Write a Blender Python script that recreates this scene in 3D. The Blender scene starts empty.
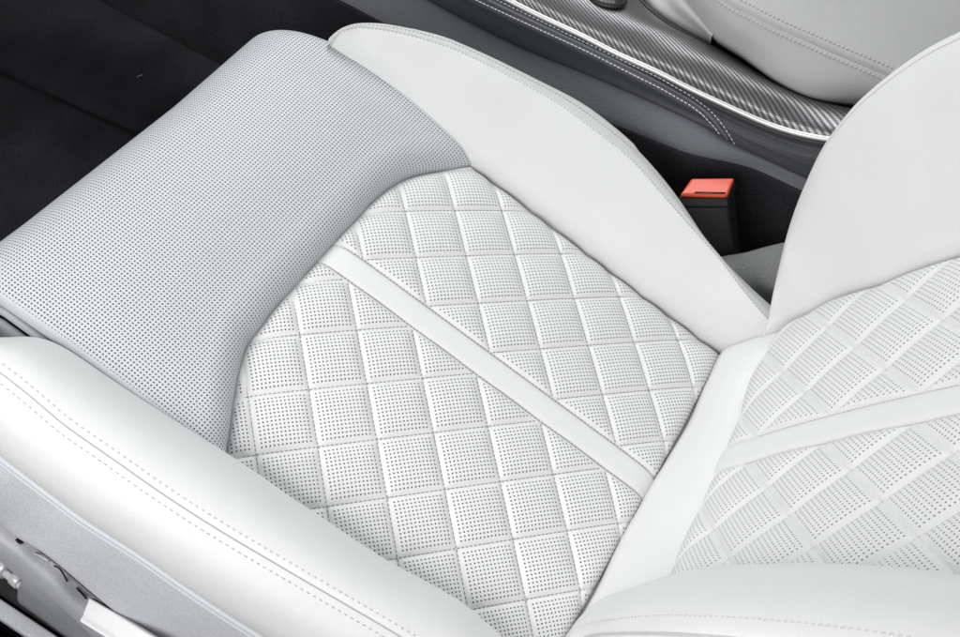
import bpy, math, random
import numpy as np
random.seed(7); rng = np.random.default_rng(7)
SC = bpy.context.scene; COL = SC.collection
A = np.array

# ------------------------------------------------------------------ camera frame
CAM = A([-0.58145, -0.31363, 0.87951]); FPX = 1090.44
R_ = A([0.50257137, -0.86420026, 0.02408169])
D_ = A([-0.68411286, -0.41456488, -0.60010461])
F_ = A([0.52859399, 0.28512080, -0.79955895])
TAU = 0.342568
X_ = A([1., 0, 0]); B_ = A([0, -math.cos(TAU), -math.sin(TAU)]); N_ = A([0, -math.sin(TAU), math.cos(TAU)])
REC = 0.537293; YB = 0.027801
U_ = A([0, -math.sin(REC), math.cos(REC)]); NB_ = A([0, math.cos(REC), math.sin(REC)])
XB_ = X_ * math.cos(YB) + NB_ * math.sin(YB)
B0 = A([-0.0057467, -0.2935475, 0.0054925])
KB, KBX = -0.2228, 0.40026
OX, OV, ON = -0.0398462, -0.0043075, -0.00075617
DD, LL, WS, VF, VN, KQ, KX = 0.0781423, 0.0783314, 0.0285458, -0.1242244, -0.0458156, 0.00722, -0.2082
D2, L2, W2, UBN = 0.0791929, 0.0920439, 0.0325912, 0.0054722

def ray(px, py): return F_ + R_ * (px - 480) / FPX + D_ * (py - 318.5) / FPX
def on_plane(px, py, nrm, dist):
    r = ray(px, py); return CAM + r * ((dist - CAM @ nrm) / (r @ nrm))
def onN(px, py, n): return on_plane(px, py, N_, n)            # height n over the cushion plane
def onX(px, py, x): return on_plane(px, py, X_, x)            # an upright plane along the car
def onZ(px, py, z): return on_plane(px, py, A([0, 0, 1.]), z)
CN = A([0, -0.104, 1.0])
def onC(px, py, h): return on_plane(px, py, CN, 0.0512 + h)   # plane of the console top
def seat(x, v, n): return X_ * x + B_ * v + N_ * n
def toseat(P): return A([P @ X_, P @ B_, P @ N_]) if P.ndim == 1 else np.stack([P @ X_, P @ B_, P @ N_], 1)
def bs(x, u, off=0.0):
    x = np.asarray(x, float); u = np.asarray(u, float)
    h = KB * u * u + KBX * x * x + off
    return B0 + x[..., None] * XB_ + u[..., None] * U_ + h[..., None] * NB_
def onB(px, py, off=0.0):
    h = off
    for _ in range(12):
        P = on_plane(px, py, NB_, B0 @ NB_ + h)
        for _ in range(3):
            x = (P - B0) @ XB_; u = (P - B0) @ U_
        h = KB * u * u + KBX * x * x + off + x * math.sin(YB)
    return P

# ------------------------------------------------------------------ curves and surfaces
def cr(pts, n):
    """centripetal Catmull-Rom through pts, resampled to n points by arc length"""
    P = np.asarray(pts, float)
    if len(P) == 2:
        return P[0] + (P[1] - P[0]) * np.linspace(0, 1, n)[:, None]
    P = np.vstack([2 * P[0] - P[1], P, 2 * P[-1] - P[-2]])
    t = np.concatenate([[0], np.cumsum(np.sqrt(np.linalg.norm(np.diff(P, axis=0), axis=1)) + 1e-9)])
    out = []
    for i in range(1, len(P) - 2):
        tt = np.linspace(t[i], t[i + 1], 24, endpoint=False)[:, None]
        a1 = (t[i] - tt) / (t[i] - t[i-1]) * P[i-1] + (tt - t[i-1]) / (t[i] - t[i-1]) * P[i]
        a2 = (t[i+1] - tt) / (t[i+1] - t[i]) * P[i] + (tt - t[i]) / (t[i+1] - t[i]) * P[i+1]
        a3 = (t[i+2] - tt) / (t[i+2] - t[i+1]) * P[i+1] + (tt - t[i+1]) / (t[i+2] - t[i+1]) * P[i+2]
        b1 = (t[i+1] - tt) / (t[i+1] - t[i-1]) * a1 + (tt - t[i-1]) / (t[i+1] - t[i-1]) * a2
        b2 = (t[i+2] - tt) / (t[i+2] - t[i]) * a2 + (tt - t[i]) / (t[i+2] - t[i]) * a3
        out.append((t[i+1] - tt) / (t[i+1] - t[i]) * b1 + (tt - t[i]) / (t[i+1] - t[i]) * b2)
    out.append(P[-2][None]); Q = np.vstack(out)
    s = np.concatenate([[0], np.cumsum(np.linalg.norm(np.diff(Q, axis=0), axis=1))])
    ss = np.linspace(0, s[-1], n)
    return np.stack([np.interp(ss, s, Q[:, k]) for k in range(Q.shape[1])], 1)
def smooth(Q, k=6):
    for _ in range(k):
        Q = Q.copy(); Q[1:-1] = .25 * Q[:-2] + .5 * Q[1:-1] + .25 * Q[2:]
    return Q
def by_v(pts, vs, sm=10):
    """resample a curve at the stations vs of the seat's length axis"""
    Q = toseat(cr(pts, 400)); o = np.argsort(Q[:, 1]); Q = Q[o]
    x = np.interp(vs, Q[:, 1], Q[:, 0]); n = np.interp(vs, Q[:, 1], Q[:, 2])
    q = smooth(np.stack([x, n], 1), sm)
    return q[:, :1] * X_ + vs[:, None] * B_ + q[:, 1:] * N_
def lerp(a, b, t): return a * (1 - t) + b * t
def loft(rows, sub=8):
    """smooth surface through rows (equal length arrays): returns grid (nv, nu, 3)"""
    P = np.stack(rows)                                        # nr, nu, 3
    P = np.concatenate([2 * P[:1] - P[1:2], P, 2 * P[-1:] - P[-2:-1]])
    seg = np.sqrt(np.linalg.norm(np.diff(P, axis=0), axis=2) + 1e-12) + 1e-6   # nr+1, nu
    t = np.concatenate([np.zeros((1, P.shape[1])), np.cumsum(seg, 0)])[..., None]
    out = []
    for i in range(1, len(P) - 2):
        for f in np.linspace(0, 1, sub, endpoint=False):
            tt = t[i] * (1 - f) + t[i+1] * f
            a1 = (t[i] - tt) / (t[i] - t[i-1]) * P[i-1] + (tt - t[i-1]) / (t[i] - t[i-1]) * P[i]
            a2 = (t[i+1] - tt) / (t[i+1] - t[i]) * P[i] + (tt - t[i]) / (t[i+1] - t[i]) * P[i+1]
            a3 = (t[i+2] - tt) / (t[i+2] - t[i+1]) * P[i+1] + (tt - t[i+1]) / (t[i+2] - t[i+1]) * P[i+2]
            b1 = (t[i+1] - tt) / (t[i+1] - t[i-1]) * a1 + (tt - t[i-1]) / (t[i+1] - t[i-1]) * a2
            b2 = (t[i+2] - tt) / (t[i+2] - t[i]) * a2 + (tt - t[i]) / (t[i+2] - t[i]) * a3
            out.append((t[i+1] - tt) / (t[i+1] - t[i]) * b1 + (tt - t[i]) / (t[i+1] - t[i]) * b2)
    out.append(P[-2]); return np.stack(out)
def linear(rows, sub=1):
    out = []
    for a, b in zip(rows[:-1], rows[1:]):
        for f in np.linspace(0, 1, sub, endpoint=False): out.append(lerp(a, b, f))
    out.append(rows[-1]); return np.stack(out)

def ext(row, pts, n=110):
    """continue a row smoothly past the frame"""
    return np.vstack([row, cr([row[-1], *pts], n)[1:]])
def run_on(row, dist, n=14):
    t = row[-1] - row[-6]; t = t / np.linalg.norm(t)
    return np.vstack([row, row[-1] + t * np.linspace(0, dist, n)[1:, None]])
def end_cap(prof, out, bulge, name, mat, parent):
    """rounded end on an open profile"""
    c = prof.mean(0); rows = [prof] + [c + (prof - c) * math.cos(a) + out * bulge * math.sin(a) for a in (.35, .7, 1.0, 1.3, 1.5)]
    return MB().grid(np.stack(rows)).build(name, mat, parent)

class MB:
    """collects vertices, faces and uv, links ONE mesh object"""
    def __init__(s): s.v = []; s.f = []; s.uv = []; s.n = 0; s.att = []
    def grid(s, G, uv=None, att=None):
        nv, nu = G.shape[:2]; i = np.arange((nv - 1) * (nu - 1)); r, c = i // (nu - 1), i % (nu - 1)
        a = s.n + r * nu + c
        s.f.append(np.stack([a, a + 1, a + nu + 1, a + nu], 1)); s.v.append(G.reshape(-1, 3))
        s.uv.append(uv.reshape(-1, 2) if uv is not None else np.stack(np.meshgrid(np.linspace(0, 1, nu), np.linspace(0, 1, nv)), -1).reshape(-1, 2))
        s.att.append(att.reshape(-1) if att is not None else np.ones(nv * nu))
        s.n += nv * nu; return s
    def faces(s, V, F):
        V = np.asarray(V, float); s.v.append(V); s.f.append([[j + s.n for j in f] for f in F])
        s.uv.append(np.zeros((len(V), 2))); s.att.append(np.ones(len(V))); s.n += len(V); return s
    def tube(s, P, r, sides=8, flat=1.0, up=None, cap=True):
        P = np.asarray(P, float); T = np.gradient(P, axis=0); T /= np.linalg.norm(T, axis=1)[:, None] + 1e-12
        u = np.tile(N_ if up is None else up, (len(P), 1)); s1 = np.cross(T, u); s1 /= np.linalg.norm(s1, axis=1)[:, None] + 1e-12
        u2 = np.cross(s1, T); rr = np.full(len(P), r) if np.isscalar(r) else np.asarray(r)
        a = np.linspace(0, 2 * np.pi, sides, endpoint=False)
        V = P[:, None] + (np.cos(a)[None, :, None] * s1[:, None] + flat * np.sin(a)[None, :, None] * u2[:, None]) * rr[:, None, None]
        F = []; m = len(P)
        for i in range(m - 1):
            for k in range(sides):
                k2 = (k + 1) % sides; F.append([i*sides+k, i*sides+k2, (i+1)*sides+k2, (i+1)*sides+k])
        if cap: F += [list(range(sides))[::-1], [(m-1)*sides+k for k in range(sides)]]
        return s.faces(V.reshape(-1, 3), F)
    def stitches(s, P, pitch, length, r, up=None, lift=0.0, slant=0.0, side=None):
        P = np.asarray(P, float); d = np.concatenate([[0], np.cumsum(np.linalg.norm(np.diff(P, axis=0), axis=1))])
        for c in np.arange(pitch / 2, d[-1], pitch):
            j = 1 + .12 * rng.standard_normal()
            q = A([[np.interp(c + o, d, P[:, k]) for k in range(3)] for o in (-length/2*j, -length*.28, 0, length*.28, length/2*j)])
            q = q + (N_ if up is None else up) * lift
            if side is not None: q = q + side * (np.linspace(-.5, .5, 5) * slant)[:, None]
            s.tube(q, r * A([.35, .85, 1, .85, .35]), 6, .8, up)
        return s
    def box(s, o, ax, ay, az, bev=0.0):
        """rounded box: o corner, three edge vectors"""
        o, ax, ay, az = map(np.asarray, (o, ax, ay, az)); c = o + (ax + ay + az) / 2
        import bmesh
        bm = bmesh.new(); bmesh.ops.create_cube(bm, size=1)
        M = np.stack([ax, ay, az], 1)
        for v in bm.verts: v.co = (c + M @ A(v.co)).tolist()
        if bev: bmesh.ops.bevel(bm, geom=bm.edges[:], offset=bev, segments=3, profile=.5, affect='EDGES')
        bmesh.ops.recalc_face_normals(bm, faces=bm.faces[:]); bm.verts.index_update()
        s.faces([list(v.co) for v in bm.verts], [[v.index for v in f.verts] for f in bm.faces]); bm.free(); return s
    def build(s, name, mat, parent=None, sub=0, flip=False, smooth_=True, thick=0.0):
        V = np.concatenate(s.v); UV = np.concatenate(s.uv); AT = np.concatenate(s.att)
        F = [list(map(int, f)) for a in s.f for f in a]
        if flip: F = [f[::-1] for f in F]
        me = bpy.data.meshes.new(name); me.from_pydata(V.tolist(), [], F); me.update()
        if smooth_: me.polygons.foreach_set('use_smooth', [True] * len(me.polygons))
        li = np.zeros(len(me.loops), np.int32); me.loops.foreach_get('vertex_index', li)
        l = me.uv_layers.new(name='UVMap'); l.data.foreach_set('uv', UV[li].astype(np.float32).ravel())
        at = me.attributes.new('edge', 'FLOAT', 'POINT'); at.data.foreach_set('value', AT.astype(np.float32))
        o = bpy.data.objects.new(name, me); COL.objects.link(o); me.materials.append(mat)
        if parent: o.parent = parent
        if thick:
            m = o.modifiers.new('thickness', 'SOLIDIFY'); m.thickness = thick; m.offset = -1
        return o

from mathutils.bvhtree import BVHTree
from mathutils import Vector
def drape(Q, ob, lift):
    bv = BVHTree.FromPolygons([tuple(v.co) for v in ob.data.vertices], [tuple(p.vertices) for p in ob.data.polygons]); out = []
    for q in Q:
        loc, nrm, i, d = bv.find_nearest(Vector(q)); n = A(nrm); n = n if n @ (CAM - A(loc)) > 0 else -n
        out.append(A(loc) + n * lift)
    return A(out)
def drape_px(Q, ob, lift):
    """points where the sight lines of traced pixels meet a built surface"""
    bv = BVHTree.FromPolygons([tuple(v.co) for v in ob.data.vertices], [tuple(p.vertices) for p in ob.data.polygons]); out = []
    for q in Q:
        rr = ray(*q); loc, nrm, i, d = bv.ray_cast(Vector(CAM), Vector(rr).normalized())
        if loc is None: continue
        n = A(nrm); n = n if n @ (CAM - A(loc)) > 0 else -n
        out.append(A(loc) + n * lift)
    return A(out)

import bmesh
def frustum(t4, b4, name, mat, parent, bev, seg=3):
    bm = bmesh.new(); vt = [bm.verts.new(p.tolist()) for p in t4]; vb = [bm.verts.new(p.tolist()) for p in b4]
    bm.faces.new(vt); bm.faces.new(vb[::-1])
    for i in range(4): j = (i + 1) % 4; bm.faces.new([vt[j], vt[i], vb[i], vb[j]])
    bmesh.ops.recalc_face_normals(bm, faces=bm.faces[:])
    bmesh.ops.bevel(bm, geom=bm.edges[:], offset=bev, segments=seg, profile=.5, affect='EDGES')
    bmesh.ops.recalc_face_normals(bm, faces=bm.faces[:])
    me = bpy.data.meshes.new(name); bm.to_mesh(me); bm.free()
    big = sorted((p.area for p in me.polygons), reverse=True)[min(5, len(me.polygons) - 1)]
    me.polygons.foreach_set('use_smooth', [p.area < big * .999 for p in me.polygons])
    o = bpy.data.objects.new(name, me); COL.objects.link(o); me.materials.append(mat); o.parent = parent; return o

def empty(name, loc, label, cat):
    o = bpy.data.objects.new(name, None); COL.objects.link(o); o.empty_display_size = .05
    # children are written in world coordinates, so the base point stays at the origin of its meshes
    o['label'] = label; o['category'] = cat; return o

# ------------------------------------------------------------------ materials
class NT:
    def __init__(s, name):
        s.m = bpy.data.materials.new(name); s.m.use_nodes = True; s.t = s.m.node_tree; s.b = s.t.nodes['Principled BSDF']
    def n(s, ty, **k):
        q = s.t.nodes.new(ty)
        for a, v in k.items(): setattr(q, a, v)
        return q
    def link(s, a, b): s.t.links.new(a, b)
    def m_(s, op, a, b=None, c=None):
        q = s.n('ShaderNodeMath', operation=op)
        for i, v in enumerate((a, b, c)):
            if v is None: continue
            if isinstance(v, (int, float)): q.inputs[i].default_value = v
            else: s.link(v, q.inputs[i])
        return q.outputs[0]
    def mix(s, f, a, b):
        q = s.n('ShaderNodeMix', data_type='RGBA')
        for i, v in ((0, f), (6, a), (7, b)):
            if isinstance(v, (int, float)): q.inputs[i].default_value = v
            elif isinstance(v, tuple): q.inputs[i].default_value = (*v, 1)
            else: s.link(v, q.inputs[i])
        return q.outputs[2]
    def sstep(s, x, lo, hi):
        q = s.n('ShaderNodeMapRange', interpolation_type='SMOOTHSTEP'); s.link(x, q.inputs[0])
        q.inputs[1].default_value = lo; q.inputs[2].default_value = hi; return q.outputs[0]

def grain(t, scale, dist, strength=.35, extra=None):
    """fine leather grain + faint broad unevenness as bump"""
    co = t.n('ShaderNodeTexCoord').outputs['Object']
    v = t.n('ShaderNodeTexVoronoi', feature='SMOOTH_F1'); v.inputs['Scale'].default_value = scale; t.link(co, v.inputs['Vector'])
    no = t.n('ShaderNodeTexNoise'); no.inputs['Scale'].default_value = scale * .45; no.inputs['Detail'].default_value = 4; t.link(co, no.inputs['Vector'])
    h = t.m_('ADD', v.outputs['Distance'], t.m_('MULTIPLY', no.outputs['Fac'], .8))
    b = t.n('ShaderNodeBump'); b.inputs['Strength'].default_value = strength; b.inputs['Distance'].default_value = dist; t.link(h, b.inputs['Height'])
    big = t.n('ShaderNodeTexNoise'); big.inputs['Scale'].default_value = 22; big.inputs['Detail'].default_value = 2; t.link(co, big.inputs['Vector'])
    b2 = t.n('ShaderNodeBump'); b2.inputs['Strength'].default_value = .25; b2.inputs['Distance'].default_value = .004
    t.link(big.outputs['Fac'], b2.inputs['Height']); t.link(b.outputs[0], b2.inputs['Normal'])
    wr = t.n('ShaderNodeTexNoise'); wr.inputs['Scale'].default_value = 70; wr.inputs['Detail'].default_value = 5; wr.inputs['Distortion'].default_value = .8; t.link(co, wr.inputs['Vector'])
    b3 = t.n('ShaderNodeBump'); b3.inputs['Strength'].default_value = .22; b3.inputs['Distance'].default_value = .0012
    t.link(wr.outputs['Fac'], b3.inputs['Height']); t.link(b2.outputs[0], b3.inputs['Normal'])
    return b3.outputs[0], no.outputs['Fac'], big.outputs['Fac']
def leather(name, col, rough=.5, scale=1100, dist=.00028, strength=.32, spec=.4, var=.04, speck=0.0):
    t = NT(name); nrm, no, big = grain(t, scale, dist, strength)
    dark = tuple(c * (1 - var) for c in col)
    base = t.mix(t.m_('MULTIPLY', big, 1.0), dark, col)
    if speck:
        fine = t.n('ShaderNodeTexNoise'); fine.inputs['Scale'].default_value = 650; fine.inputs['Detail'].default_value = 3
        t.link(t.n('ShaderNodeTexCoord').outputs['Object'], fine.inputs['Vector'])
        base = t.mix(t.sstep(fine.outputs['Fac'], .35, .68), tuple(c * (1 - speck) for c in col), tuple(min(1, c * (1 + speck)) for c in col))
    t.link(base, t.b.inputs['Base Color'])
    t.b.inputs['Roughness'].default_value = rough; t.b.inputs['Specular IOR Level'].default_value = spec
    t.link(nrm, t.b.inputs['Normal']); return t.m
def perforated(name, col, kind, hole=(.035, .035, .04), rad=.2, N=14, rough=.5):
    t = NT(name); nrm, no, big = grain(t, 900, .0003, .3)
    uv = t.n('ShaderNodeTexCoord').outputs['UV']; sp = t.n('ShaderNodeSeparateXYZ'); t.link(uv, sp.inputs[0])
    def dots(U, V, off):
        fx = t.m_('SUBTRACT', t.m_('FRACT', t.m_('ADD', U, off)), .5); fy = t.m_('SUBTRACT', t.m_('FRACT', t.m_('ADD', V, off)), .5)
        d = t.m_('SQRT', t.m_('ADD', t.m_('MULTIPLY', fx, fx), t.m_('MULTIPLY', fy, fy)))
        return t.m_('SUBTRACT', 1.0, t.sstep(d, rad * .75, rad * 1.2))
    if kind == 'cell':
        fu = t.m_('FRACT', sp.outputs[0]); fv = t.m_('FRACT', sp.outputs[1])
        U = t.m_('MULTIPLY', fu, N); V = t.m_('MULTIPLY', fv, N)
        h = dots(U, V, 0.0)
        for w in (U, V):
            h = t.m_('MULTIPLY', h, t.m_('MULTIPLY', t.m_('GREATER_THAN', w, 1.0), t.m_('LESS_THAN', w, N - 1.0)))
    else:
        h = t.m_('MAXIMUM', dots(sp.outputs[0], sp.outputs[1], 0.0), dots(sp.outputs[0], sp.outputs[1], .5))
    at = t.n('ShaderNodeAttribute', attribute_name='edge')
    h = t.m_('MULTIPLY', h, t.m_('GREATER_THAN', at.outputs['Fac'], .5))
    dark = tuple(c * .96 for c in col)
    t.link(t.mix(h, t.mix(big, dark, col), hole), t.b.inputs['Base Color'])
    b = t.n('ShaderNodeBump', invert=True); b.inputs['Strength'].default_value = .5; b.inputs['Distance'].default_value = .0008
    t.link(h, b.inputs['Height']); t.link(nrm, b.inputs['Normal']); t.link(b.outputs[0], t.b.inputs['Normal'])
    t.b.inputs['Roughness'].default_value = rough; t.b.inputs['Specular IOR Level'].default_value = .4; return t.m
def plain(name, col, rough=.5, metal=0.0, spec=.5, coat=0.0):
    t = NT(name); t.b.inputs['Base Color'].default_value = (*col, 1)
    no = t.n('ShaderNodeTexNoise'); no.inputs['Scale'].default_value = 300; t.link(t.n('ShaderNodeTexCoord').outputs['Object'], no.inputs['Vector'])
    t.link(t.m_('ADD', t.m_('MULTIPLY', no.outputs['Fac'], .12), rough - .06), t.b.inputs['Roughness'])
    t.b.inputs['Metallic'].default_value = metal; t.b.inputs['Coat Weight'].default_value = coat; t.b.inputs['Coat Roughness'].default_value = .05
    t.b.inputs['Specular IOR Level'].default_value = spec; return t.m
def carbon(name):
    t = NT(name); sp = t.n('ShaderNodeSeparateXYZ'); t.link(t.n('ShaderNodeTexCoord').outputs['UV'], sp.inputs[0])
    i = t.m_('FLOOR', sp.outputs[0]); j = t.m_('FLOOR', sp.outputs[1])
    k = t.m_('LESS_THAN', t.m_('FLOORED_MODULO', t.m_('ADD', i, j), 4.0), 2.0)
    fu = t.m_('FRACT', sp.outputs[0]); fv = t.m_('FRACT', sp.outputs[1])
    rnd = t.m_('ADD', t.m_('MULTIPLY', k, t.m_('SINE', t.m_('MULTIPLY', fu, 3.1416))), t.m_('MULTIPLY', t.m_('SUBTRACT', 1.0, k), t.m_('SINE', t.m_('MULTIPLY', fv, 3.1416))))
    t.link(t.mix(k, (.055, .055, .057), (.22, .22, .225)), t.b.inputs['Base Color'])
    t.link(t.m_('ADD', t.m_('MULTIPLY', k, -.12), .5), t.b.inputs['Roughness'])
    t.b.inputs['Metallic'].default_value = .85
    b = t.n('ShaderNodeBump'); b.inputs['Strength'].default_value = .35; b.inputs['Distance'].default_value = .0004
    t.link(rnd, b.inputs['Height']); t.link(b.outputs[0], t.b.inputs['Normal'])
    t.b.inputs['Coat Weight'].default_value = .6; t.b.inputs['Coat Roughness'].default_value = .25; return t.m
def carpet_mat(name, col):
    t = NT(name); co = t.n('ShaderNodeTexCoord').outputs['Object']
    a = t.n('ShaderNodeTexNoise'); a.inputs['Scale'].default_value = 420; a.inputs['Detail'].default_value = 6; t.link(co, a.inputs['Vector'])
    c = t.n('ShaderNodeTexNoise'); c.inputs['Scale'].default_value = 9; c.inputs['Detail'].default_value = 3; t.link(co, c.inputs['Vector'])
    f = t.m_('MULTIPLY', a.outputs['Fac'], c.outputs['Fac'])
    t.link(t.mix(t.m_('MULTIPLY', f, 2.2), tuple(x * .35 for x in col), tuple(x * 1.6 for x in col)), t.b.inputs['Base Color'])
    b = t.n('ShaderNodeBump'); b.inputs['Strength'].default_value = .9; b.inputs['Distance'].default_value = .003
    t.link(a.outputs['Fac'], b.inputs['Height']); t.link(b.outputs[0], t.b.inputs['Normal'])
    t.b.inputs['Roughness'].default_value = .95; t.b.inputs['Specular IOR Level'].default_value = .05; return t.m

WHITE = (.74, .745, .74)
M = dict(
    leather=leather('white_leather', WHITE, .5),
    quilt=perforated('quilted_leather', (.74, .745, .74), 'cell', hole=(.075, .075, .075), rad=.22, N=15),
    quilt_back=perforated('quilted_backrest_leather', (.74, .745, .74), 'cell', hole=(.26, .265, .26), rad=.2, N=15),
    thigh=perforated('perforated_leather', (.60, .62, .642), 'field', hole=(.07, .075, .09), rad=.175),
    side=leather('grey_edge_leather', (.55, .57, .60), .5),
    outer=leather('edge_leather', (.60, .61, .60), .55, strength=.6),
    arm=leather('grey_armrest_leather', (.44, .44, .44), .5, scale=1100),
    thread=plain('grey_thread', (.42, .42, .41), .8),
    thread_quilt=plain('quilting_thread', (.27, .27, .27), .85),
    thread_pale=plain('pale_grey_thread', (.50, .50, .49), .8),
    thread_light=plain('pale_thread', (.55, .55, .54), .8),
    thread_white=plain('white_thread', (.85, .85, .85), .7),
    seam=plain('seam_shadow_thread', (.40, .40, .40), .9),
    trim=leather('grey_trim_plastic', (.465, .47, .498), .6, scale=1500, dist=.0004, strength=.5, speck=.09),
    trim_dark=leather('dark_trim_plastic', (.26, .265, .285), .6, scale=1500, dist=.0004, strength=.4, speck=.12),
    switch=plain('satin_silver', (.74, .74, .75), .35, .15),
    metal=plain('bare_steel', (.6, .6, .61), .35, .25),
    black=plain('black_plastic', (.012, .012, .013), .45),
    dark=leather('black_console_leather', (.050, .052, .058), .5, scale=800, dist=.0005, strength=.6),
    dark2=leather('charcoal_console_plastic', (.118, .123, .137), .6, scale=700, dist=.0006, strength=.7),
    chrome=plain('brushed_aluminium', (.60, .60, .61), .42, .75),
    carbon=carbon('carbon_weave'),
    red=plain('red_button_plastic', (.78, .085, .03), .2, 0, .6, .5),
    gaiter=leather('grey_grained_vinyl', (.20, .203, .205), .5, scale=600, dist=.0008, strength=.8),
    carpet=carpet_mat('black_carpet', (.024, .024, .027)),
    sill=carpet_mat('grey_sill_carpet', (.10, .10, .105)),
    side_carpet=carpet_mat('black_side_carpet', (.034, .034, .038)),
    line=plain('black_gloss_line', (.01, .01, .01), .2),
)

# ================================================================== THE SEAT
CS = empty('car_seat', (0, 0, 0), 'pale leather car seat with diamond quilted centre, perforated thigh support and raised bolsters', 'car seat')

# ---- outlines in the seat plane
seam_front = A([toseat(onN(x, y, 0.0))[:2] for x, y in [(475,157),(443,163),(403,175),(375,196),(360,212),(340,233),(320,255),(298,279),(277,302),(260,324),(248,339),(239,366),(233,399),(230,424),(227,456)]])
seam_front = np.vstack([[seam_front[0] + (.018, .014)], seam_front, [[-.278, -.085], [-.288, -.05]]])
SF = smooth(cr(np.c_[seam_front, np.zeros(len(seam_front))], 300)[:, :2], 8)       # far -> near
def v_seam(x): o = np.argsort(SF[:, 0]); return np.interp(x, SF[o, 0], SF[o, 1])
FARX = lambda v: np.interp(v, [-.15, -.108, .0, .117, .232, .27], [.164, .163, .160, .1577, .156, .156])

def poly_dist(px, py, Q):
    d = np.full(px.shape, 9.)
    for a, b in zip(Q[:-1], Q[1:]):
        ab = b - a; t = np.clip(((px - a[0]) * ab[0] + (py - a[1]) * ab[1]) / (ab @ ab + 1e-12), 0, 1)
        d = np.minimum(d, np.hypot(px - a[0] - t * ab[0], py - a[1] - t * ab[1]))
    return d

def pillow(p, q, side, dstrip):
    fa = np.abs(p - np.round(p)) * side; fb = np.abs(q - np.round(q)) * side
    e = lambda d: 1 - np.exp(-d / .0048)
    dome = (4 * (p % 1) * (1 - p % 1)) * (4 * (q % 1) * (1 - q % 1))
    return .0050 * e(fa) * e(fb) * e(np.maximum(dstrip, 0) * 1.2) + .0016 * dome * e(np.maximum(dstrip, 0))

# ---- quilted cushion
def cushion_base(x, v): return ON + KQ * (v - OV) ** 2 + KX * (x - OX) ** 2
xs = np.arange(-.292, .1745, .00105); vs = np.arange(-.18, .2635, .00105)
gx, gv = np.meshgrid(xs, vs)
rx = gx - OX; far = rx > 0
m = np.where(far, (rx - WS / 2) / (DD / 2), (rx + WS / 2) / (DD / 2)); nn = (gv - OV - np.where(far, VF, VN)) / (LL / 2)
p_, q_ = (m + nn) / 2, (nn - m) / 2
dst = np.abs(rx) - WS / 2
dfront = poly_dist(gx, gv, SF[::4]); infront = gv < v_seam(gx)
dside = np.maximum(FARX(gv) - gx, 0); drear = np.maximum(.239 - gv, 0)
dedge = np.minimum(np.minimum(np.where(infront, 0, dfront), dside), drear)
h = cushion_base(gx, gv) + pillow(p_, q_, .0553, dst) * (1 - np.exp(-dedge / .005)) - .0015 * (dst < 0)
h = h - .0065 * np.exp(-dedge / .005) - .004 * np.exp(-dedge / .02) - .007 * np.exp(-drear / .0025)
att = ((dedge > .0035) & (dst > .0035)).astype(float)
G = gx[..., None] * X_ + gv[..., None] * B_ + h[..., None] * N_
uvq = np.stack([p_, q_], -1) + 50.0
CU = MB().grid(G, uvq, att).build('quilted_cushion', M['quilt'], CS, flip=True)
# stitch thread in the valleys
def inside(x, v): return (v > v_seam(x) + .004) & (x < FARX(v) - .003) & (v < .237) & (x > -.285)
sm = MB()
def quilt_lines(side):
    w0 = OX + side * WS / 2; v0 = OV + (VF if side > 0 else VN)
    for k in range(-8, 12):
        for fam in (0, 1):
            t = np.linspace(-12, 12, 1400)
            P, Q = (np.full_like(t, k), t) if fam == 0 else (t, np.full_like(t, k))
            mm, n2 = P - Q, P + Q
            x = w0 + mm * DD / 2; v = v0 + n2 * LL / 2
            ok = inside(x, v) & ((mm > .05) if side > 0 else (mm < -.05))
            if ok.sum() < 12: continue
            x, v = x[ok], v[ok]
            yield seat_line(x, v, .0007)
def seat_line(x, v, lift=0.0):
    d = np.minimum(np.minimum(poly_dist(x, v, SF[::4]), np.maximum(FARX(v) - x, 0)), np.maximum(.239 - v, 0))
    hh = cushion_base(x, v) - .009 * np.exp(-d / .006) - .004 * np.exp(-d / .02) + lift
    return x[:, None] * X_ + v[:, None] * B_ + hh[:, None] * N_
for s in (1, -1):
    for L in quilt_lines(s): sm.stitches(L, .0042, .0031, .00052)
    v = np.linspace(-.16, .236, 500); x = np.full_like(v, OX + s * (WS / 2 + .0004)); ok = inside(x, v)
    sm.stitches(seat_line(x[ok], v[ok], .0008), .0040, .0030, .00045)
sm.build('quilting_stitches', M['thread_quilt'], CU)
# smooth strip down the middle
v = np.linspace(-.172, .2405, 240); a = np.linspace(-1, 1, 25)
gv2, ga = np.meshgrid(v, a, indexing='ij'); gx2 = OX + ga * WS / 2
de = np.minimum(np.maximum(gv2 - v_seam(gx2), 0), np.maximum(.239 - gv2, 0))
h2 = cushion_base(gx2, gv2) - .0012 + .0042 * np.sqrt(np.maximum(1 - np.abs(ga) ** 4.5, 0)) - .009 * np.exp(-de / .006) - .004 * np.exp(-de / .02)
G = gx2[..., None] * X_ + gv2[..., None] * B_ + h2[..., None] * N_
MB().grid(G).build('centre_strip', M['leather'], CU)

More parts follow.
